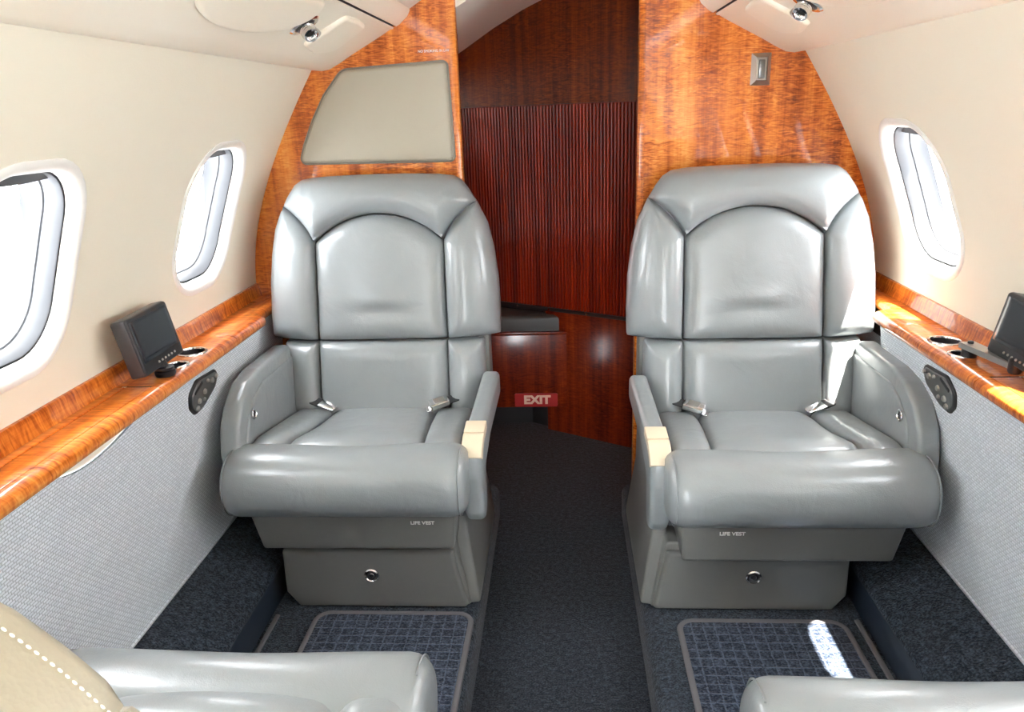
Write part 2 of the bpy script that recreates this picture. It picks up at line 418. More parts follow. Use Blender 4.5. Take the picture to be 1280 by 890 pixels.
# floors
struct(mk('floor', [(-.24, Y0, -.1), (.24, Y0, -.1), (.24, 1.97, -.1), (-.24, 1.97, -.1), (-.7, 1.97, -.1), (.7, 1.97, -.1), (.7, 3.1, -.1), (-.7, 3.1, -.1)],
          [(0, 1, 2, 3), (4, 5, 6, 7)], 'carpet_aisle'))
def platform(s, name):
    prof = [(.64, -.12), (.64, 0), (.205, 0), (.19, -.004), (.180, -.014), (.176, -.03), (.178, -.12)]
    o = loft(name, [[(s * x, y, z) for x, z in prof] for y in (Y0, 1.97)], 'carpet'); struct(o)
    return o
platform(-1, 'floor_left'); platform(1, 'floor_right')
def duct(s, name):
    prof = [(.80, -.05), (.80, .155), (.755, .138), (.69, .108), (.645, .086), (.632, .079), (.628, .070)]
    o = loft(name, [[(s * x, y, z) for x, z in prof + [(.7, .0)]] for y in (Y0, 1.95)], 'carpet'); struct(o)
    loft('kick_face', [[(s * x, y, z) for x, z in [(.632, -.02), (.6255, -.02), (.6255, .066), (.628, .0705), (.634, .0705)]] for y in (Y0, 1.949)], 'kick', o)
    tube('carpet_binding', [(s * .612, Y0 + .01, .003), (s * .612, 1.36, .003)], .006, 'binding', o, flat=.6)
    return o
duct(-1, 'baseboard_left'); duct(1, 'baseboard_right')

# side walls, windows
WIN_Y = [1.63, 1.01, .39, -.23, -.85, -1.47]
WZ0, WZ1, WHALF = .668, .984, .140
def rrect(yc, d, n=9):
    a, zc, bz, r = WHALF - d, (WZ0 + WZ1) / 2, (WZ1 - WZ0) / 2 - d, max(.01, .105 - d)
    out = []
    for (cy, cz, q0) in ((yc + a - r, zc + bz - r, 0), (yc - a + r, zc + bz - r, 90), (yc - a + r, zc - bz + r, 180), (yc + a - r, zc - bz + r, 270)):
        for k in range(n + 1):
            q = math.radians(q0 + 90 * k / n); out.append((cy + r * math.cos(q), cz + r * math.sin(q)))
    return out
wcount = [0]
def window(s, yc):
    wcount[0] += 1
    root = struct(empty('window_%d' % wcount[0], (s * WX(WZ0), yc, WZ0)))
    ox, oy, oz = root.location
    nrm = WN((WZ0 + WZ1) / 2)
    def ring(d, dep):
        R = []
        for y, z in rrect(yc, d):
            p = Vector((WX(z), y, z)) + nrm * dep
            R.append((s * p.x - ox, p.y - oy, p.z - oz))
        return R
    loft('window_rim', [ring(-.004, .004), ring(-.0035, -.0015), ring(.001, -.004), ring(.007, -.0035), ring(.013, .001), ring(.017, .008), ring(.0185, .018)], 'winrim', root, caps=False, sharp=60)
    loft('window_gasket', [ring(.0185, .0175), ring(.0205, .019), ring(.0225, .022)], 'gasket', root, caps=False)
    loft('window_reveal', [ring(.0215, .018), ring(.0225, .020), ring(.0245, .046), ring(.0265, .048), ring(.0285, .066), ring(.034, .078)], 'reveal', root, caps=False, sharp=25)
    pr = ring(.0335, .076)
    n_ = len(pr); cpt = tuple(sum(c) / n_ for c in zip(*pr))
    mk('window_pane', pr + [cpt], [(i, (i + 1) % n_, n_) for i in range(n_)], 'glass', root, sharp=1)
    # stowed pull-down shade: strip across the top of the reveal
    sh = []
    for dep in (.030, .036):
        row = []
        for k in range(13):
            y = yc - .088 + .176 * k / 12
            for z in (WZ1 - .021, WZ1 - .036 - .004 * math.sin(math.pi * k / 12)):
                p = Vector((WX(z), y, z)) + nrm * dep; row.append((s * p.x - ox, p.y - oy, p.z - oz))
        sh.append(row)
    V = sh[0] + sh[1]; n = 26; F = []
    for k in range(12):
        a = 2 * k
        F += [(a, a + 2, a + 3, a + 1), (n + a, n + a + 1, n + a + 3, n + a + 2), (a + 1, a + 3, n + a + 3, n + a + 1), (a, n + a, n + a + 2, a + 2)]
    F += [(0, 1, n + 1, n), (24, n + 24, n + 25, 25)]
    mk('window_shade', V, F, 'reveal', root)
    return root
def sstep(a, c, y):
    t = max(0, min(1, (y - a) / (c - a))); return t * t * (3 - 2 * t)
def rec(y, s):                       # the side trim steps back beside the seat backs
    r = .024 * sstep(1.725, 1.755, y) if s < 0 else .052 * sstep(1.672, 1.70, y)
    if s > 0: r += .075 * sstep(.0, .06, y) * (1 - sstep(.80, .86, y))
    return r
RY = [0, .015, .03, .045, .06, .80, .815, .83, .845, .86]
SCOOP = [(.93, .565)] + [(.93 + .24 * k / 10, .553 - .021 * math.sin(math.pi * (k / 10) ** .8)) for k in range(1, 10)] + [(1.17, .565)]
def side_wall(s, name):
    out = [(Y0, .56), (1.96, .56), (1.96, 1.16), (Y0, 1.16)]
    o = plate(name, out, [rrect(y, -.002) for y in WIN_Y], lambda y, z: (s * WX(z), y, z), 'wall', None, g=.03); struct(o)
    # lower woven panel
    def FX(z): return .758 + (.712 - .758) * (z - .14) / (.56 - .14) + .006 * math.sin(math.pi * (z - .14) / .42)
    top = [(Y0, .12), (1.955, .12), (1.955, .566)]
    top += SCOOP[::-1] if s < 0 else []
    top += [(Y0, .566)]
    plate('fabric_panel', top, [], lambda y, z: (s * (FX(z) + rec(y, s) * max(0, min(1, (z - .14) / .2))), y, z), 'fabric', o, g=.02)
    if s < 0:
        pillow('finger_pull', [(y, z) for y, z in SCOOP], lambda u, v, h: (s * (FX(v) + .006 - h), u, v), .006, .004, .004, 'psu', o, g=.006)
    tube('fabric_edge_piping', [(s * FX(.143), Y0, .146), (s * FX(.143), 1.95, .146)], .003, 'fabric', o, n=6)
    return o
side_wall(-1, 'wall_left'); side_wall(1, 'wall_right')
for s in (-1, 1):
    for y in WIN_Y: window(s, y)

# ceiling and overhead service panels
def ceiling_mesh():
    half = [(.385, 1.233), (.345, 1.262), (.29, 1.295), (.20, 1.335), (.10, 1.358), (0, 1.365)]
    full = half + [(-x, z) for x, z in half[:-1][::-1]]
    o = loft('ceiling', [[(x, y, z) for x, z in full] for y in (Y0, 0, 1.97)], 'ceil', None, caps=False, closed=False, sharp=0); struct(o)
    # the vestibule's lining rises from the side of the padded panel towards the switch side
    full = [(-.66, 1.00), (-.52, 1.11), (-.40, 1.18), (-.30, 1.232), (-.20, 1.285), (-.10, 1.33), (0, 1.366), (.10, 1.398), (.20, 1.424), (.30, 1.442), (.45, 1.45), (.66, 1.45)]
    loft('vestibule_lining', [[(x, y, z) for x, z in full] for y in (1.965, 3.1)], 'ceil', o, caps=False, closed=False, sharp=0)
    hd = [(x, z, {.30: 1.288, .20: 1.335, .10: 1.357, 0: 1.364}[abs(x)]) for x, z in full if abs(x) <= .30]
    hd = [(x, z - .003, c + .012) if z < c else (x, z + .003, c - .003) for x, z, c in hd]
    loft('ceiling_gap_cover', [[(x, 1.9665, a) for x, a, c in hd], [(x, 1.9665, c) for x, a, c in hd]], 'ceil', o, caps=False, closed=False, sharp=0)
    box('ceiling_gap_cover', (.22, 1.983, 1.05), (.70, 1.990, 1.46), 'ceil', o, 0)  # boards added out of view, stop sun leaking in above the partitions
    box('ceiling_gap_cover', (-.70, 1.983, .95), (-.25, 1.990, 1.24), 'ceil', o, 0)
    return o
ceiling_mesh()
PROF = [(.605, 1.146), (.590, 1.1385), (.565, 1.1355), (.545, 1.1385), (.52, 1.151), (.49, 1.168), (.45, 1.189), (.41, 1.210), (.388, 1.2225), (.3815, 1.2235), (.379, 1.227)]
def PP(t, h=0):                    # point on the overhead panel's sloped face, h = below it
    a = Vector((.545, 0, 1.1385)); c = Vector((.388, 0, 1.2225)); d = c - a; n = Vector((-d.z, 0, d.x)).normalized()
    if n.z > 0: n = -n
    p = a + d * t + n * h
    return p
def service_panel(s, label):
    root = empty('overhead_panel', (s * .5, 1.3, 1.15)); ox, oy, oz = root.location
    L = lambda x, y, z: (x - ox, y - oy, z - oz)
    loft('panel_shell', [[L(s * x, y, z) for x, z in PROF] for y in (Y0, .6, 1.3, 1.955)], 'psu', root, caps=False, closed=False, sharp=60)
    loft('rail_groove', [[L(s * x, y, z) for x, z in [(.3815, 1.224), (.381, 1.235), (.376, 1.238), (.3745, 1.229)]] for y in (Y0, 1.955)], 'gasket', root, caps=False, closed=False)
    loft('rail', [[L(s * x, y, z) for x, z in [(.3745, 1.231), (.373, 1.2285), (.365, 1.2325), (.345, 1.250), (.338, 1.262), (.338, 1.27)]] for y in (Y0, 1.955)], 'psu', root, caps=False, closed=False)
    def onp(u, v, h):
        p = PP(v, h); return L(s * p.x, u, p.z)
    # large oval dish, rounded light plate
    oval = [(1.235 + .205 * math.cos(q), .78 + .45 * math.sin(q)) for q in [2 * math.pi * k / 40 for k in range(40)]]
    oval = [(u, min(v, .99)) for u, v in oval]
    pil = lambda nm, o_, r_, h_, mt: pillow(nm, o_, lambda u, v, h: onp(u, v / .178, h), r_, h_, .003, mt, root, g=.012)
    pil('oval_cover', [(u, v * .178) for u, v in oval], .012, .011, 'lens')
    pil('light_plate', rpoly([(u, v * .178) for u, v in [(1.575, .36), (1.68, .27), (1.775, .38), (1.745, .92), (1.67, .95), (1.585, .93)]], [.03, .05, .03, .015, .03, .015]), .008, .009, 'lens')
    return tag(root, label, 'overhead panel', 'overhead panels along the cabin sides')
service_panel(-1, 'cream overhead service panel above the partition with the padded grey panel')
service_panel(1, 'cream overhead service panel above the partition with the small wall switch')
def reading_light(s, label):
    p = PP(.62); root = empty('air_nozzle', (s * p.x, 1.475, p.z)); q = PP(.62, 1) - PP(.62)
    dn = Vector((s * q.x, 0, q.z)).normalized()
    mt = frame_mtx((0, 0, 0), dn, (0, 1, 0))
    lathe('bezel', [(.030, -.001), (.031, .002), (.027, .005), (.021, .004), (.019, 0)], 'chrome', root, 28, mt)
    lathe('socket', [(.020, .0035), (.017, .006), (.012, .006), (.001, .0055)], 'black', root, 24, mt)
    ax = (dn + Vector((0, -.7, 0)) + Vector((-s * .25, 0, 0))).normalized()
    m2 = frame_mtx(tuple(dn * .004), ax)
    lathe('nozzle', [(.010, 0), (.014, .006), (.0155, .012), (.0145, .014), (.0155, .016), (.0145, .018), (.0155, .020), (.0135, .026), (.010, .027), (.009, .022)], 'chrome', root, 24, m2)
    m3 = frame_mtx(tuple(dn * .006 + Vector((0, .012, 0))), (dn + Vector((0, .75, 0))).normalized())
    lathe('lamp_head', [(.006, 0), (.011, .005), (.014, .014), (.0145, .020), (.012, .020), (.010, .016)], 'satin', root, 24, m3)
    tube('lever', [tuple(dn * .012), tuple(dn * .018 + Vector((0, -.012, .004))), tuple(dn * .018 + Vector((0, -.02, .008)))], .0028, 'black', root)
    return tag(root, label, 'air nozzle', 'chrome air nozzles on the overhead panels')
reading_light(-1, 'chrome swivel air nozzle on the overhead panel above the padded grey panel')
reading_light(1, 'chrome swivel air nozzle on the overhead panel near the wall switch')

# cabin end behind the camera, with an open doorway
def cross_section():
    pts = [(.80, -.12)] + [(.80, .4)] + [(WX(z) + .006, z) for z in (.6, .7, .8, .9, 1.0, 1.1, 1.15)] + [(.50, 1.20), (.39, 1.245), (.30, 1.30), (.20, 1.34), (0, 1.37)]
    return pts + [(-x, z) for x, z in pts[:-1][::-1]]
struct(plate('wall_front', cross_section(), [[(-.27, -.099), (.27, -.099), (.27, 1.2), (-.27, 1.2)]], lambda x, z: (x, Y0 + .002, z), 'wall', None, g=.06))

# ================================================================== PARTITIONS AND VESTIBULE
def partition(s, edge, label):
    root = empty('partition', (s * .5, 1.96, 0)); ox, oy, oz = root.location
    pts = [(edge + .008, -.0), (.70, 0), (.80, .30)] + [(WX(z) + .006, z) for z in (.6, .66, .72, .8, .88, .96, 1.04, 1.10, 1.15)] + [(.52, 1.19), (.40, 1.245), (.30, 1.315), (edge + .008, 1.345)]
    prism('veneer_board', pts, lambda u, v, w: (s * u - ox, w - oy, v), 1.950, 1.982, 'wood_z', root, 0)
    # rounded lacquered edge post
    prof = [(edge + .010, 1.944), (edge + .003, 1.945), (edge - .004, 1.950), (edge - .006, 1.958), (edge - .006, 1.976), (edge - .002, 1.984), (edge + .010, 1.985)]
    loft('edge_post', [[(s * x - ox, y - oy, z) for x, y in prof] for z in (-.0, 1.352)], 'wood_z', root)
    return tag(root, label, 'partition', 'veneered partitions behind the seats'), root.location.copy()
pl, lo = partition(-1, .236, 'glossy figured-veneer partition carrying the large padded grey panel')
out = rpoly([(-.515, 1.136), (-.256, 1.147), (-.250, .914), (-.643, .918), (-.628, .962), (-.600, 1.020), (-.565, 1.078)], [.035, .012, .012, .012, .0, .0, .0])
pad = pillow('padded_panel', out, lambda u, v, h: (u - lo[0], 1.9485 - h - lo[1], v), .010, .012, .0, 'pad', pl, g=.014)
tube('piping', [(u - lo[0], 1.947 - lo[1], v) for u, v in resample(out, .012)], .004, 'piping', pad, closed=True, n=6)
text('no_smoking_lettering', 'NO SMOKING IN LAV', .0085, frame_mtx((-.287 - lo[0], 1.9495 - lo[1], 1.171), (0, -1, 0), (1, 0, 0)), 'white', pl, sx=.92)
pr_, ro = partition(1, .209, 'glossy figured-veneer partition carrying the small wall switch')
sw = tag(empty('wall_switch', (.490, 1.95, 1.101)), 'small rectangular nickel switch plate on the veneered partition', 'wall switch')
fr = [(-.023, -.036), (.023, -.036), (.023, .036), (-.023, .036)]; inn = [(-.013, -.026), (.013, -.026), (.013, .026), (-.013, .026)]
V = [(x, -.0, z) for x, z in fr] + [(x, -.012, z) for x, z in inn] + [(x, -.007, z) for x, z in [(a * .86, c * .93) for a, c in inn]]
F = [(i, (i + 1) % 4, 4 + (i + 1) % 4, 4 + i) for i in range(4)] + [(4 + i, 4 + (i + 1) % 4, 8 + (i + 1) % 4, 8 + i) for i in range(4)] + [(8, 9, 10, 11)]
mk('switch_frame', V, F, 'nickel', sw, sharp=10, recalc=False)
box('switch_button', (-.0075, -.0125, -.021), (.0075, -.006, .021), 'gunmetal', sw, .002)

# slanted back wall of the vestibule: upper veneer, tambour, lower veneer
VD = Vector((.431, -.252, 0)).normalized(); VO = Vector((0, 2.575, 0)); VN = Vector((VD.y, -VD.x, 0))   # VN faces the cabin
if VN.y > 0: VN = -VN
bw = struct(empty('wall_back', (0, 2.575, -.1)))
def vw(u, z, h=0):
    p = VO + VD * u + VN * h; return (p.x, p.y - 2.575, z + .1)
UA, UB = -.62, .60
prism('upper_veneer', [(UA, 1.043), (UB, 1.043), (UB, 1.48), (UA, 1.48)], lambda u, v, w: vw(u, v, w), -.02, .004, 'wood_mid', bw)
prism('tambour_backing', [(UA, .352), (UB, .352), (UB, 1.042), (UA, 1.042)], lambda u, v, w: vw(u, v, w), -.02, -.006, 'wood_slat', bw)
V = []; F = []; pitch = .0122; k = 0
u = UA + .01
while u < UB - .01:
    b0 = len(V)
    prof = [(0, -.0065), (.0012, -.001), (.0035, .0022), (.0058, .003), (.0082, .0022), (.0106, -.001), (.0117, -.0065)]
    for z in (.366, 1.040):
        V += [vw(u + a, z, h) for a, h in prof]
    n = len(prof)
    F += [(b0 + i, b0 + i + 1, b0 + n + i + 1, b0 + n + i) for i in range(n - 1)]
    u += pitch
sl = mk('tambour_slats', V, F, 'wood_slat', bw, sharp=60); sl['kind'] = 'stuff'
prism('tambour_track', [(UA, .354), (UB, .354), (UB, .3655), (UA, .3655)], lambda u, v, w: vw(u, v, w), -.01, .006, 'black', bw)
prism('lower_veneer', [(-.05, -.1), (UB, -.1), (UB, .353), (-.05, .353)], lambda u, v, w: vw(u, v, w), -.02, .004, 'wood_dark', bw)
for x, nm in ((-.66, 'vestibule_side'), (.66, 'vestibule_side')):
    box(nm, (x - .01, 1.983 - 2.575, 0), (x + .01, 3.1 - 2.575, 1.3 if x < 0 else 1.56), 'wood_dark', bw, 0)
prism('leak_board', [(UA, -.12), (UB, -.12), (UB, 1.52), (UA, 1.52)], lambda u, v, w: vw(u, v, w), -.05, -.021, 'black', bw)  # unseen back plate added to block light leaking through the wall's gaps
prism('track_board', [(UA, .34), (UB, .34), (UB, .37), (UA, .37)], lambda u, v, w: vw(u, v, w), -.02, -.008, 'black', bw)
tr_ = [tube('track_screw', [vw(u, .36, .004), vw(u, .36, .009)], .004, 'chrome', bw, n=10) for u in (-.165, -.035, .115)]

cab = tag(empty('low_cabinet', (-.3, 2.66, -.1)), 'low dark red veneer cabinet under the dark grey cushion', 'cabinet')
C = lambda x, y, z: (x + .3, y - 2.66, z + .1)
prism('cabinet_front', [(-.64, .004), (.036, .004), (.036, .276), (-.64, .276)], lambda u, v, w: C(u, w, v), 2.555, 2.575, 'wood_dark', cab, .002)
prism('cabinet_top', [(-.64, 2.553), (.048, 2.553), (.048, 2.60), (-.30, 2.73), (-.64, 2.73)], lambda u, v, w: C(u, v, w), .276, .286, 'wood_dark', cab, .002)
prism('toe_recess', [(-.64, -.1), (-.03, -.1), (-.03, .004), (-.64, .004)], lambda u, v, w: C(u, w, v), 2.66, 2.67, 'black', cab)
cu = tag(empty('bench_cushion', (-.3, 2.62, .286)), 'dark grey bench cushion on the low red veneer cabinet', 'cushion')
pillow('cushion_pad', rpoly([(-.62, 2.570), (.018, 2.570), (.016, 2.592), (-.215, 2.715), (-.62, 2.73)], [.02, .015, .008, .02, .02]), lambda u, v, h: (u + .3, v - 2.62, .040 + h), .014, .016, .040, 'lavpad', cu, g=.015)
ex_ = tag(empty('exit_sign', (-.085, 2.5545, .008)), 'red sign reading EXIT on the low cabinet front', 'sign')
prism('sign_plate', rpoly([(-.077, .0), (.077, .0), (.077, .050), (-.077, .050)], .006), lambda u, v, w: (u, w, v), -.005, 0, 'exitred', ex_, 0)
text('sign_lettering', 'EXIT', .043, frame_mtx((.003, -.0054, .025), (0, -1, 0), (1, 0, 0)), 'exittxt', ex_, sx=1.08, bold=.0022)

# ================================================================== SIDE LEDGES
def ledge(s, label):
    root = empty('side_ledge', (s * .75, 1.3, .545)); ox, oy, oz = root.location
    L = lambda x, y, z: (s * x - ox, y - oy, z - oz)
    nose = [(.722, .556), (.708, .552), (.701, .557), (.6985, .565), (.7005, .573), (.707, .578), (.716, .580), (.722, .580)]
    segs = [(Y0, 1.235), (1.2375, 1.555), (1.5575, 1.948)]
    cups = [(.745, 1.44, .0265), (.7345, 1.357, .0175)]
    for i, (a, c) in enumerate(segs):
        ys = (a, *RY, c) if i == 0 else (a, c) if i == 1 else (a, 1.672, 1.678, 1.684, 1.69, 1.695, 1.70, 1.725, 1.731, 1.737, 1.743, 1.749, 1.755, c)
        loft('front_nosing', [[L(x + rec(y, s), y, z) for x, z in nose] for y in ys], 'wood_y', root)
        if i == 1:
            holes = [[(cx + r * math.cos(q), cy + r * math.sin(q)) for q in [2 * math.pi * k / 28 for k in range(28)]] for cx, cy, r in cups]
            plate('ledge_top', [(.7215, a), (.79, a), (.79, c), (.7215, c)], holes, lambda u, v: L(u, v, .580), 'wood_y', root, g=.012)
        elif i == 0:
            prism('table_lid', [(.7705, a)] + [(min(.7695, .7235 + rec(y, s)), y) for y in ys] + [(.7705, c)], lambda u, v, w: L(u, v, w), .556, .580, 'wood_y', root, .0015, 2)
            prism('ledge_top', [(.795, a)] + [(max(.772, .7235 + rec(y, s)) if s > 0 else .772, y) for y in ys] + [(.795, c)], lambda u, v, w: L(u, v, w), .556, .580, 'wood_y', root, .0015, 2)
        else:
            prism('ledge_top', [(.790, a)] + [(.7225 + rec(y, s), y) for y in ys] + [(.790, c)], lambda u, v, w: L(u, v, w), .556, .580, 'wood_y', root, .001, 2)
    loft('ledge_leak_stop', [[L(min(x + rec(y, s), max(x, .806)), y, z) for x, z in [(.738, .556), (.738, .505), (.808, .505), (.808, .57), (.812, .57), (.812, .50), (.734, .50), (.734, .556)]] for y in (Y0, *RY, 1.668)], 'black', root)  # black trough added under the ledge, keeps sky light out of its gaps
    loft('ledge_leak_stop', [[L(x, y, z) for x, z in [(.768, .553), (.768, .495), (.808, .495), (.808, .57), (.812, .57), (.812, .49), (.764, .49), (.764, .553)]] for y in (1.668, 1.948)], 'black', root)
    bs = [(.786, .575), (.7895, .580), (.793, .592), (.796, .607), (.7985, .6115), (.803, .6125), (.812, .612), (.812, .575)]
    loft('upstand', [[L(x, y, z) for x, z in bs] for y in (Y0, 1.948)], 'wood_y', root)
    for cx, cy, r in cups:
        cup = lathe('cup_holder', [(r, .035), (r * .97, .030), (r * .93, -.028), (r * .85, -.034), (.001, -.034)], 'charcoal', root, 28, Matrix.Translation(L(cx, cy, .545)), caps=False)
        lathe('cup_rim', [(r - .001, .0345), (r - .0005, .0372), (r + .002, .0378), (r + .0045, .0365), (r + .005, .0348)], 'chrome', cup, 32, Matrix.Translation(L(cx, cy, .545)), caps=False)
    return tag(root, label, 'ledge', 'veneered side ledges under the windows')
ledge(-1, 'glossy veneered ledge with cup holders on the side of the padded grey panel')
ledge(1, 'glossy veneered ledge with cup holders on the side of the wall switch')

# control panels on the woven fabric
def control_panel(s, yc, flip, label):
    def FX(z): return .758 + (.712 - .758) * (z - .14) / (.56 - .14) + .006 * math.sin(math.pi * (z - .14) / .42)
    zc = .508; root = empty('control_panel', (s * FX(zc), yc, zc)); ox, oy, oz = root.location
    def mp(u, v, h): return (s * (FX(zc + v) - h) - ox, flip * u, v)
    out = rpoly([(-.070, .012), (-.040, .034), (.048, .028), (.060, .012), (.046, -.012), (-.010, -.036), (-.045, -.040), (-.068, -.018)], [.02, .02, .014, .014, .02, .02, .018, .02])
    pillow('black_bezel', out, mp, .005, .005, .004, 'black', root, g=.008)
    k = .90
    pillow('faceplate', [(u * k - .001, v * k - .0003) for u, v in out], mp, .003, .0068, 0, 'gunmetal', root, g=.008)
    pillow('display', rpoly([(-.052, .004), (-.016, .019), (-.022, .028), (-.058, .013)], .003), mp, .002, .0078, 0, 'black', root, g=.006)
    for (u, v, r) in ((-.036, -.012, .006), (-.044, -.024, .0055), (-.012, .0, .006), (-.014, -.016, .004), (.002, .018, .004), (.022, .012, .0065), (.042, .015, .0045)):
        lathe('button', [(r, .006), (r, .0085), (r * .8, .0105), (.0005, .0108)], 'satin', root, 16, frame_mtx(mp(u, v, 0), (-s, 0, 0)))
    return tag(root, label, 'control panel', 'seat control panels on the woven side walls')
control_panel(-1, 1.415, 1, 'gunmetal seat control panel below the ledge whose monitor stands on a round knob')
control_panel(1, 1.388, 1, 'gunmetal seat control panel below the ledge whose monitor hangs on an arm')
control_panel(-1, .738, -1, 'gunmetal seat control panel beside the seat with the stitched backrest shoulder')

# monitors
def monitor(s, loc, label):
    root = empty('monitor', (s * .735, loc[1], .5805)); ox, oy, oz = root.location
    mt = Matrix.Translation(Vector(loc) - Vector(root.location)) @ Matrix.Rotation(s * -math.radians(92), 4, 'Z') @ Matrix.Rotation(math.radians(-11.4), 4, 'X')
    mp = lambda u, v, w: tuple(mt @ Vector((u, w, v)))
    w2, h2 = .076, .0535
    o = prism('housing', rpoly([(-w2, -h2), (w2, -h2), (w2, h2), (-w2, h2)], .006), mp, .0, .027, 'charcoal', root, .003, 2)
    pillow('bezel', rpoly([(-w2 + .001, -h2 + .001), (w2 - .001, -h2 + .001), (w2 - .001, h2 - .001), (-w2 + .001, h2 - .001)], .006), lambda u, v, h: mp(u, v, -h), .003, .003, 0, 'black', root, g=.01)
    pillow('screen', rpoly([(-w2 + .008, -h2 + .022), (w2 - .008, -h2 + .022), (w2 - .008, h2 - .007), (-w2 + .008, h2 - .007)], .002), lambda u, v, h: mp(u, v, -h), .001, .0038, 0, 'screen', root, g=.012)
    for i in range(6):
        lathe('button', [(.0022, .002), (.0022, .0042), (.0016, .005), (.0004, .0052)], 'satin', root, 10, frame_mtx(mp(-.022 + .0125 * i, -h2 + .012, 0), mt.to_3x3() @ Vector((0, -1, 0))))
    bot = Vector(mp(.0, -h2, .013))
    if s < 0:
        foot = Vector((-.727 - ox, 1.297 - oy, 0))
        lathe('swivel_knob', [(.017, 0), (.0185, .004), (.0185, .009), (.015, .011), (.0165, .013), (.0165, .017), (.010, .019)], 'black', root, 24, Matrix.Translation(foot))
        tube('stem', [tuple(foot + Vector((0, 0, .015))), tuple(foot + Vector((-.004, 0, .025))), tuple(bot + Vector((0, 0, .006)))], .009, 'black', root)
    else:
        foot = Vector((.742 - ox, 1.345 - oy, .0))
        e = Vector((.752 - ox, 1.222 - oy, .014))
        d = (e - foot); d.z = 0; d.normalize(); sd = Vector((-d.y, d.x, 0))
        lathe('swivel_knob', [(.013, -.0), (.013, .012), (.011, .014), (.004, .0145)], 'black', root, 20, Matrix.Translation(foot))
        A = foot + Vector((0, 0, .014)) - d * .012; B = e + Vector((0, 0, .004))
        V = []
        for p, wd in ((A, .014), (B, .010)):
            V += [tuple(p + sd * wd), tuple(p - sd * wd), tuple(p - sd * wd + Vector((0, 0, .010))), tuple(p + sd * wd + Vector((0, 0, .010)))]
        mk('swing_arm', V, [(0, 1, 2, 3), (4, 7, 6, 5), (0, 4, 5, 1), (1, 5, 6, 2), (2, 6, 7, 3), (3, 7, 4, 0)], 'satin', root, sharp=30)
        lathe('arm_pin', [(.005, 0), (.005, .004), (.003, .005)], 'black', root, 16, Matrix.Translation(A + Vector((0, 0, .010)) + d * .012))
        lathe('hinge', [(.009, -.012), (.011, -.008), (.011, .010), (.008, .014)], 'black', root, 20, frame_mtx(tuple(B + Vector((0, 0, .005))), (0, 0, 1)))
        tube('stem', [tuple(B + Vector((0, 0, .012))), tuple(bot + Vector((0, 0, .006)))], .008, 'black', root)
    return tag(root, label, 'monitor', 'small monitors on the side ledges')
monitor(-1, (-.738, 1.303, .6525), 'small dark monitor standing on a round knob on the veneered ledge')
monitor(1, (.757, 1.227, .6575), 'small dark monitor held by a nickel swing arm on the veneered ledge')

# floor mats
def mat_(name, pts, label):
    P = np.array(pts); c = P.mean(0); root = empty('floor_mat', (c[0], c[1], 0))
    out = rpoly([(u - c[0], v - c[1]) for u, v in pts], .03)
    pillow('pile', out, lambda u, v, h: (u, v, .002 + h), .006, .004, .0015, 'carpet_mat', root, g=.03)
    tube('bound_edge', [(u, v, .0045) for u, v in resample(out, .012)], .0065, 'binding', root, closed=True, n=8, flat=.7)
    return tag(root, label, 'floor mat', 'bound navy floor mats in front of the seats')
mat_('floor_mat', [(-.528, .80), (-.195, .80), (-.187, 1.368), (-.522, 1.368)], 'bound navy grid mat before the seat backed by the padded grey panel')
mat_('floor_mat', [(.246, .80), (.585, .80), (.580, 1.352), (.246, 1.352)], 'bound navy grid mat with a bright sun patch on its pile')

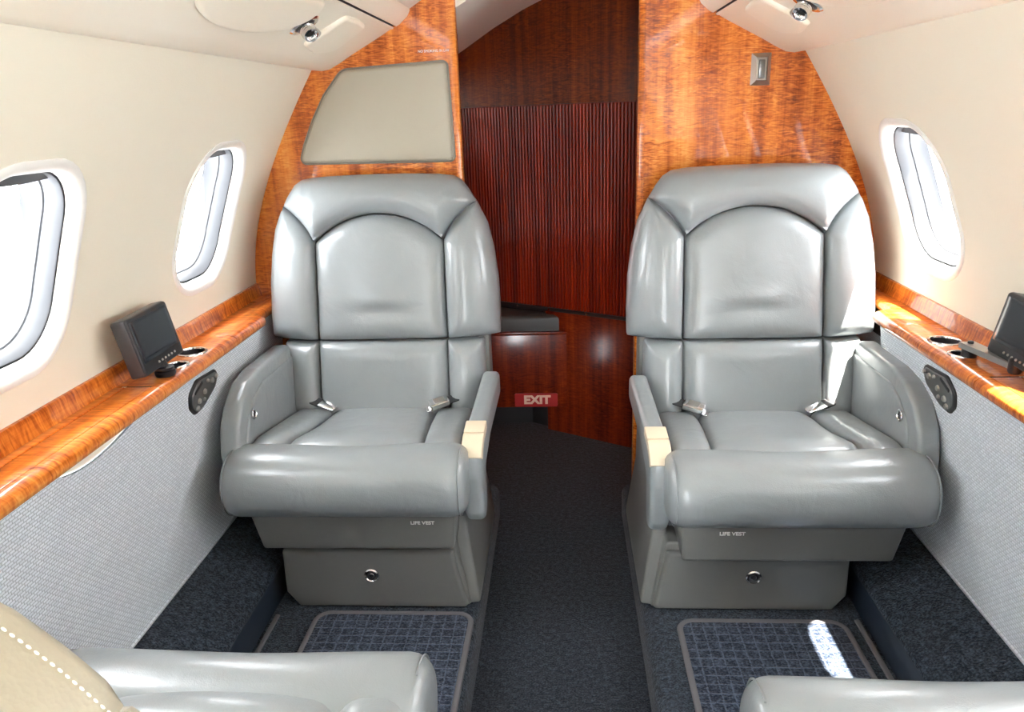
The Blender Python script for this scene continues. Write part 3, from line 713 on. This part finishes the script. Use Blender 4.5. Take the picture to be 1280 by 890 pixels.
# ================================================================== SEATS
def make_seat(m, dx, dy, label, text_x, puff=1.0, bm_='leather', deep=.02, thread='leather'):
    """m=+1: aisle on local +x, m=-1: aisle on local -x; dx, dy shift the upper seat on its base; faces local -y"""
    root = empty('cabin_seat')
    T = lambda x, y, z: (m * (x + dx), y + dy, z)          # upper seat
    Bs = lambda x, y, z: (m * x, y, z)                     # base
    # ---- upper backrest
    yb = lambda v: .175 + (v - .5) * .19
    wrap = lambda u: .045 * (abs(u) / .29) ** 4
    def mb(u, v, h): return T(u, yb(v) + wrap(u) - h, v)
    right = [(.287, .500), (.2885, .56), (.285, .64), (.276, .71), (.262, .77), (.238, .822), (.222, .850), (.205, .872), (.185, .884), (.150, .889), (.07, .892)]
    outer = right + [(0, .8925)] + [(-x, z) for x, z in right[::-1]]
    shell_o = [(x * .985, .5 + (z - .5) * .99) for x, z in outer]
    sh = prism('upper_backrest', shell_o, lambda u, v, w: T(u, yb(v) + w + wrap(u) * (1 - w / .09), v), -.0, .085, bm_, root, .018, 4)
    arch = arc_pts((.158, .735), (-.158, .735), -.066, 18)
    if max(p[1] for p in arch) < .74: arch = arc_pts((.158, .735), (-.158, .735), .066, 18)
    dent = lambda u, v, d: .012 * (1 - (u / .17) ** 2) - .006 * math.exp(-((v - .575) / .014) ** 2 - (u / .055) ** 2) + .004 * math.exp(-((v - .60) / .02) ** 2 - (u / .07) ** 2)
    pillow('center_panel', [(-.160, .502), (.160, .502)] + arch, mb, .020, .012, .01, 'leather', sh, hf=lambda u, v, d: dent(u, v, d) * min(1, d / .03), g=.010)
    seam = arc_pts((.238, .822), (.158, .735), -.010, 8)
    mid = arc_pts((.238, .822), (.158, .735), .010, 8)
    seam = seam if seam[4][1] > mid[4][1] else mid
    for s in (-1, 1):
        ol = [(.162, .502), (.287, .502)] + right[1:6] + seam[1:]
        pillow('side_bolster', [(s * (x + .0015), z) for x, z in ol], mb, .055, .042 * puff, deep, bm_, sh, g=.010, power=2.2, hf=lambda u, v, d: .006 * math.exp(-((v - .66) / .12) ** 2) * min(1, d / .03))
    top = [(-x, z) for x, z in seam[::-1]][0:]
    tb = [(x, z + .0015) for x, z in seam] + [(x, z + .0015) for x, z in arch[1:-1]] + [(-x, z + .0015) for x, z in seam[::-1]] + [(-x, z) for x, z in right[6:]] + [(0, .8925)] + [(x, z) for x, z in right[6:][::-1]]
    pillow('top_bolster', tb, mb, .062, .046 * puff, deep, bm_, sh, g=.010, power=2.2)
    # stitched seam round the shoulder of the back shell
    path = [Vector(T(u, yb(v) + .006 + wrap(u), v)) for u, v in resample([(x * 1.0025, .5 + (z - .5) * 1.0015) for x, z in outer], .0019)]
    V = []; F = []
    for i in range(1, len(path) - 2, 2):
        if path[i].z < .52: continue
        a, c = path[i], path[i + 1]
        if (c - a).length > .02: continue
        t = (c - a).normalized(); sd = Vector((0, 1, 0)); nn = t.cross(sd).normalized(); b0 = len(V)
        for p, rr in ((a - t * .0002, .0003), (a + t * .0004, .0007), (c - t * .0004, .0007), (c + t * .0002, .0003)):
            V += [tuple(p + sd * rr), tuple(p + nn * rr), tuple(p - sd * rr), tuple(p - nn * rr)]
        for k in range(3):
            for j in range(4): F.append((b0 + 4 * k + j, b0 + 4 * k + (j + 1) % 4, b0 + 4 * k + 4 + (j + 1) % 4, b0 + 4 * k + 4 + j))
        F += [(b0, b0 + 1, b0 + 2, b0 + 3), (b0 + 12, b0 + 15, b0 + 14, b0 + 13)]
    st = mk('shoulder_stitching', V, F, thread, sh); st['kind'] = 'stuff'
    # ---- lower backrest
    yl = lambda v: .138 + (v - .32) * .20
    ml = lambda u, v, h: T(u, yl(v) + .030 * (abs(u) / .26) ** 4 - h, v)
    lb = prism('lower_backrest', [(-.245, .29), (.245, .29), (.248, .494), (-.248, .494)], lambda u, v, w: T(u, yl(v) + .012 + w, v), 0, .085, 'leather', root, .012)
    pillow('center_panel', [(-.162, .30), (.162, .30), (.160, .4975), (-.160, .4975)], ml, .022, .016, .02, 'leather', lb, hf=lambda u, v, d: (.010 * (1 - (u / .17) ** 2)) * min(1, d / .03), g=.010)
    for s in (-1, 1):
        pillow('side_bolster', rpoly([(s * .1645, .315), (s * .235, .318), (s * .252, .40), (s * .252, .4975), (s * .1625, .4975)], [.004, .02, .01, .008, .004]), ml, .038, .034, .02, 'leather', lb, g=.008, power=2.2)
    box('recline_bracket', tuple(np.minimum(T(.225, .20, .36), T(.262, .26, .52))), tuple(np.maximum(T(.225, .20, .36), T(.262, .26, .52))), 'vinyl', root, .008)
    # ---- cushion
    zc = lambda y: .378 - (y + .17) * .165
    tuck = lambda v: .030 * max(0, min(1, (-.115 - v) / .075)) ** 2
    mc = lambda u, v, h: T(u, v, zc(v) - .014 + h - tuck(v))
    cs = prism('seat_cushion', [(-.222, -.19), (.222, -.19), (.222, .17), (-.222, .17)], lambda u, v, w: T(u, v, w + (zc(v) - .35) * (1 if w > .3 else 0)), .245, .334, 'leather', root, .008)
    dip = lambda u, v, d: (.010 * (1 - (u / .16) ** 2)) * min(1, d / .03) - .005 * math.exp(-((v + .02) / .08) ** 2)
    pillow('center_panel', [(-.150, -.200), (.150, -.200), (.134, .0), (.126, .155), (-.126, .155), (-.134, .0)], mc, .022, .016, .02, 'leather', cs, hf=dip, g=.010)
    for s in (-1, 1):
        pillow('side_bolster', [(s * .152, -.20), (s * .227, -.20), (s * .227, .15), (s * .1285, .15), (s * .136, .0)], mc, .034, .024, .02, 'leather', cs, g=.009, power=2.2)
    rings = []
    N = 28; x0, x1 = -.256, .246
    for i in range(31):
        f = i / 30; e = min(f, 1 - f) * (x1 - x0)
        # cluster rings at the ends
        f2 = .5 - .5 * math.cos(math.pi * f); x = x0 + (x1 - x0) * f2; e = min(x - x0, x1 - x)
        k = 1 - .36 * (1 - math.sqrt(max(0, 1 - (1 - min(1, e / .034)) ** 2)))
        if i in (0, 30): k *= .80
        t = (x - (x0 + x1) / 2) / .25
        sag = -.006 * math.exp(-(t / .5) ** 2)
        ring = []
        for j in range(N):
            q = 2 * math.pi * j / N; c, s_ = math.cos(q), math.sin(q); p = 2 / 2.6
            ry, rz = .076, .071
            yy = -.204 + k * ry * math.copysign(abs(c) ** p, c); zz = .311 + k * rz * math.copysign(abs(s_) ** p, s_) + (sag if s_ > 0 else 0)
            yy += .010 * (1 if c < 0 else 0) * (s_ if s_ > 0 else 0) - (.004 * s_ if s_ < 0 else 0)
            zz += .0016 * math.sin(60 * t + 14 * s_) * math.exp(-((t + .25) / .35) ** 2) * max(0, -c) * k * .5
            ring.append(T(x, yy, zz))
        rings.append(ring)
    loft('front_roll', rings, 'leather', cs, sharp=60)
    for s, xx in ((-1, x0 + .012), (1, x1 - .012)):
        sp = []
        for j in range(3, 24):
            q = math.radians(60 + j * 9); c, s_ = math.cos(q), math.sin(q); p = 2 / 2.6
            sp.append(T(xx, -.204 + .0745 * .955 * math.copysign(abs(c) ** p, c) + .008 * max(0, s_) * (c < 0), .311 + .0695 * .955 * math.copysign(abs(s_) ** p, s_)))
        tube('roll_seam', sp, .0016, 'leather', cs, n=6)
    # ---- outboard armrest: padded rim round a flat panel
    oa = [(.16, .500), (-.04, .502), (-.10, .492), (-.150, .466), (-.186, .424), (-.202, .370), (-.200, .310), (-.16, .262), (.16, .262)]
    ar = prism('outboard_armrest', rpoly(oa, [.02, .05, .04, .04, .04, .04, .03, .02, .01]), lambda u, v, w: T(w, u, v), -.272, -.229, 'leather', root, .018, 4)
    ip = [(.155, .468), (-.045, .470), (-.095, .455), (-.135, .425), (-.158, .385), (-.164, .34), (-.164, .27), (.155, .27)]
    pillow('inner_panel', rpoly(ip, [.005, .04, .03, .03, .03, .03, .005, .005]), lambda u, v, h: T(-.2285 + h, u, v), .008, .004, .002, 'leather', ar, g=.014)
    mtb = frame_mtx(T(-.2245, -.118, .426), (m, 0, 0))
    bt = lathe('recline_button', [(.012, 0), (.0125, .003), (.010, .0045), (.0085, .003)], 'chrome', ar, 24, mtb, caps=False)
    lathe('button_core', [(.0085, .002), (.006, .0035), (.003, .0032), (.0005, .003)], 'black', ar, 20, mtb)
    # ---- aisle armrest
    aa = [(.150, .432), (-.10, .392), (-.150, .378), (-.178, .350), (-.184, .300), (-.178, .215), (-.160, .190), (-.135, .190), (-.122, .215), (-.112, .300), (-.03, .335), (.150, .365)]
    al = prism('aisle_armrest', rpoly(aa, [.02, .04, .03, .03, .03, .02, .02, .02, .02, .03, .03, .02]), lambda u, v, w: T(w + .018 * (u + .18) / .33, u, v), .231, .272, 'leather', root, .012, 4)
    for pp in ([(-.096, .3945), (-.1335, .3845)], [(-.1365, .3836), (-.150, .3785), (-.166, .366), (-.1795, .347)]):
        pp = np.array(pp); tg = np.gradient(pp, axis=0); tg /= np.linalg.norm(tg, axis=1)[:, None]; nn = np.stack([tg[:, 1], -tg[:, 0]], 1)
        if nn[0][1] < 0: nn = -nn
        q = [tuple(p) for p in pp + nn * .003] + [tuple(p) for p in (pp - nn * .018)[::-1]]
        prism('hinge_plate', q, lambda u, v, w: T(w + .018 * (u + .18) / .33, u, v), .2295, .2735, 'beige', al, .002, 2)
    # ---- life vest box under the cushion
    sk = prism('life_vest_box', [(-.216, .255), (.218, .255), (.212, .163), (-.194, .163)], lambda u, v, w: T(u, w, v), -.232, .16, 'vinyl', root, .006, 3)
    text('life_vest_lettering', 'LIFE VEST', .0105, frame_mtx(T(text_x * m, -.2325, .226), (0, -1, 0), (1, 0, 0)), 'white', sk, sx=1.15, bold=.0003)
    # ---- base
    bs = prism('seat_base', [(-.168, .160), (-.170, .040), (-.142, 0), (.236, 0), (.206, .160)], lambda u, v, w: Bs(u, w, v), -.196, .20, 'vinyl', root, .006, 3)
    pillow('drawer', rpoly([(-.168, .142), (-.170, .040), (-.142, .002), (.232, .002), (.204, .142)], [.006, .01, .01, .008, .006]), lambda u, v, h: Bs(u, -.197 - h, v), .008, .013, 0, 'vinyl', bs, g=.014)
    kb = frame_mtx(Bs(.026, -.210, .086), (0, -1, 0))
    lk = lathe('lock_ring', [(.0155, 0), (.016, .003), (.0135, .005), (.012, .003)], 'chrome', bs, 28, kb, caps=False)
    lathe('lock_core', [(.012, .001), (.010, .0035), (.006, .002), (.0045, .004), (.0005, .0042)], 'charcoal', bs, 24, kb)
    # aisle-side cover, flaring outwards to the floor
    V = []
    for y in (-.196, .21):
        f = 1 if y < 0 else 0
        V += [Bs(.200, y, 0), Bs(.256, y + .010 * f, 0), Bs(.254, y + .012 * f, .025), Bs(.232, y + .035 * f, .165), Bs(.229, y + .075 * f, .335), Bs(.200, y + .075 * f, .335)]
    F = [(5, 4, 3, 2, 1, 0), (6, 7, 8, 9, 10, 11)] + [(i, (i + 1) % 6, 6 + (i + 1) % 6, 6 + i) for i in range(6)]
    bm = bmesh.new(); vv = [bm.verts.new(p) for p in V]
    for f in F: bm.faces.new([vv[k] for k in f])
    bmesh.ops.recalc_face_normals(bm, faces=bm.faces)
    bmesh.ops.bevel(bm, geom=[e for e in bm.edges if e.calc_face_angle(0) > .4], offset=.007, segments=3, profile=.5, affect='EDGES')
    from_bm('side_cover', bm, 'vinyl', root)
    box('hinge_block', tuple(np.minimum(T(.218, -.16, .200), T(.232, -.10, .222))), tuple(np.maximum(T(.218, -.16, .200), T(.232, -.10, .222))), 'gunmetal', root, .003)
    # ---- seat belt
    for s, big in ((1, True), (-1, False)):
        base = Vector(T(s * .150, .118, .352)); ax = Vector((-s * m * .85, -.45, -.06)).normalized()
        mt = frame_mtx(tuple(base), Vector((0, -.35, 1)), ax)
        q = lambda u, v, w: tuple(mt @ Vector((u, v, w)))
        if big:
            bk = prism('belt_buckle', rpoly([(-.014, -.015), (.036, -.015), (.036, .015), (-.014, .015)], .005), q, .0, .014, 'chrome', root, .003, 2)
            prism('buckle_plate', [(-.004, -.010), (.024, -.010), (.024, .010), (-.004, .010)], q, .0142, .0162, 'satin', bk, .001, 1)
            prism('webbing', [(-.05, -.013), (-.012, -.013), (-.012, .013), (-.05, .013)], q, .003, .007, 'web', bk, .001, 1)
            prism('belt_tongue', [(.03, -.011), (.046, -.009), (.046, .009), (.03, .011)], q, -.004, -.001, 'chrome', bk, .001, 1)
        else:
            bk = prism('belt_tongue', rpoly([(-.010, -.013), (.040, -.009), (.040, .009), (-.010, .013)], .003), q, .0, .004, 'chrome', root, .001, 2)
            prism('webbing', [(-.04, -.013), (-.004, -.013), (-.004, .013), (-.04, .013)], q, -.002, .003, 'web', bk, .001, 1)
    return tag(root, label, 'seat', 'silver leather cabin seats')
seatA = make_seat(1, 0, 0, 'silver leather seat in front of the partition with the padded grey panel', .150)
seatA.location = (-.430, 1.60, 0)
seatB = make_seat(-1, -.028, -.04, 'silver leather seat in front of the partition with the wall switch', -.118)
seatB.location = (.430, 1.60, 0)
def recline(seat, deg):
    pv = Matrix.Translation((0, .10, .33))
    mt = pv @ Matrix.Rotation(math.radians(-deg), 4, 'X') @ pv.inverted()
    for ch in seat.children:
        if ch.name.startswith(('upper_backrest', 'lower_backrest', 'recline_bracket')): ch.matrix_local = mt
nl = make_seat(-1, -.028, -.04, 'silver cushioned seat with a stitched cream leather backrest shoulder', -.118, .25, 'cream_leather', .088, 'thread')
nl.location = (-.375, .515, 0); nl.rotation_euler = (0, 0, math.pi); recline(nl, 7)
nr = copy_tree(seatA); nr.location = (.473, .52, 0); nr.rotation_euler = (0, 0, math.pi); recline(nr, 5)
nr['label'] = 'silver leather seat facing the switch partition across the sun-patched floor mat'
for st_ in (nl, nr):                      # their aisle armrests are folded down
    for ch in st_.children:
        if ch.name.startswith('aisle_armrest'): ch.location = (0, .04, -.15)
        if ch.name.startswith('hinge_block'): ch.location = (0, .03, -.03)
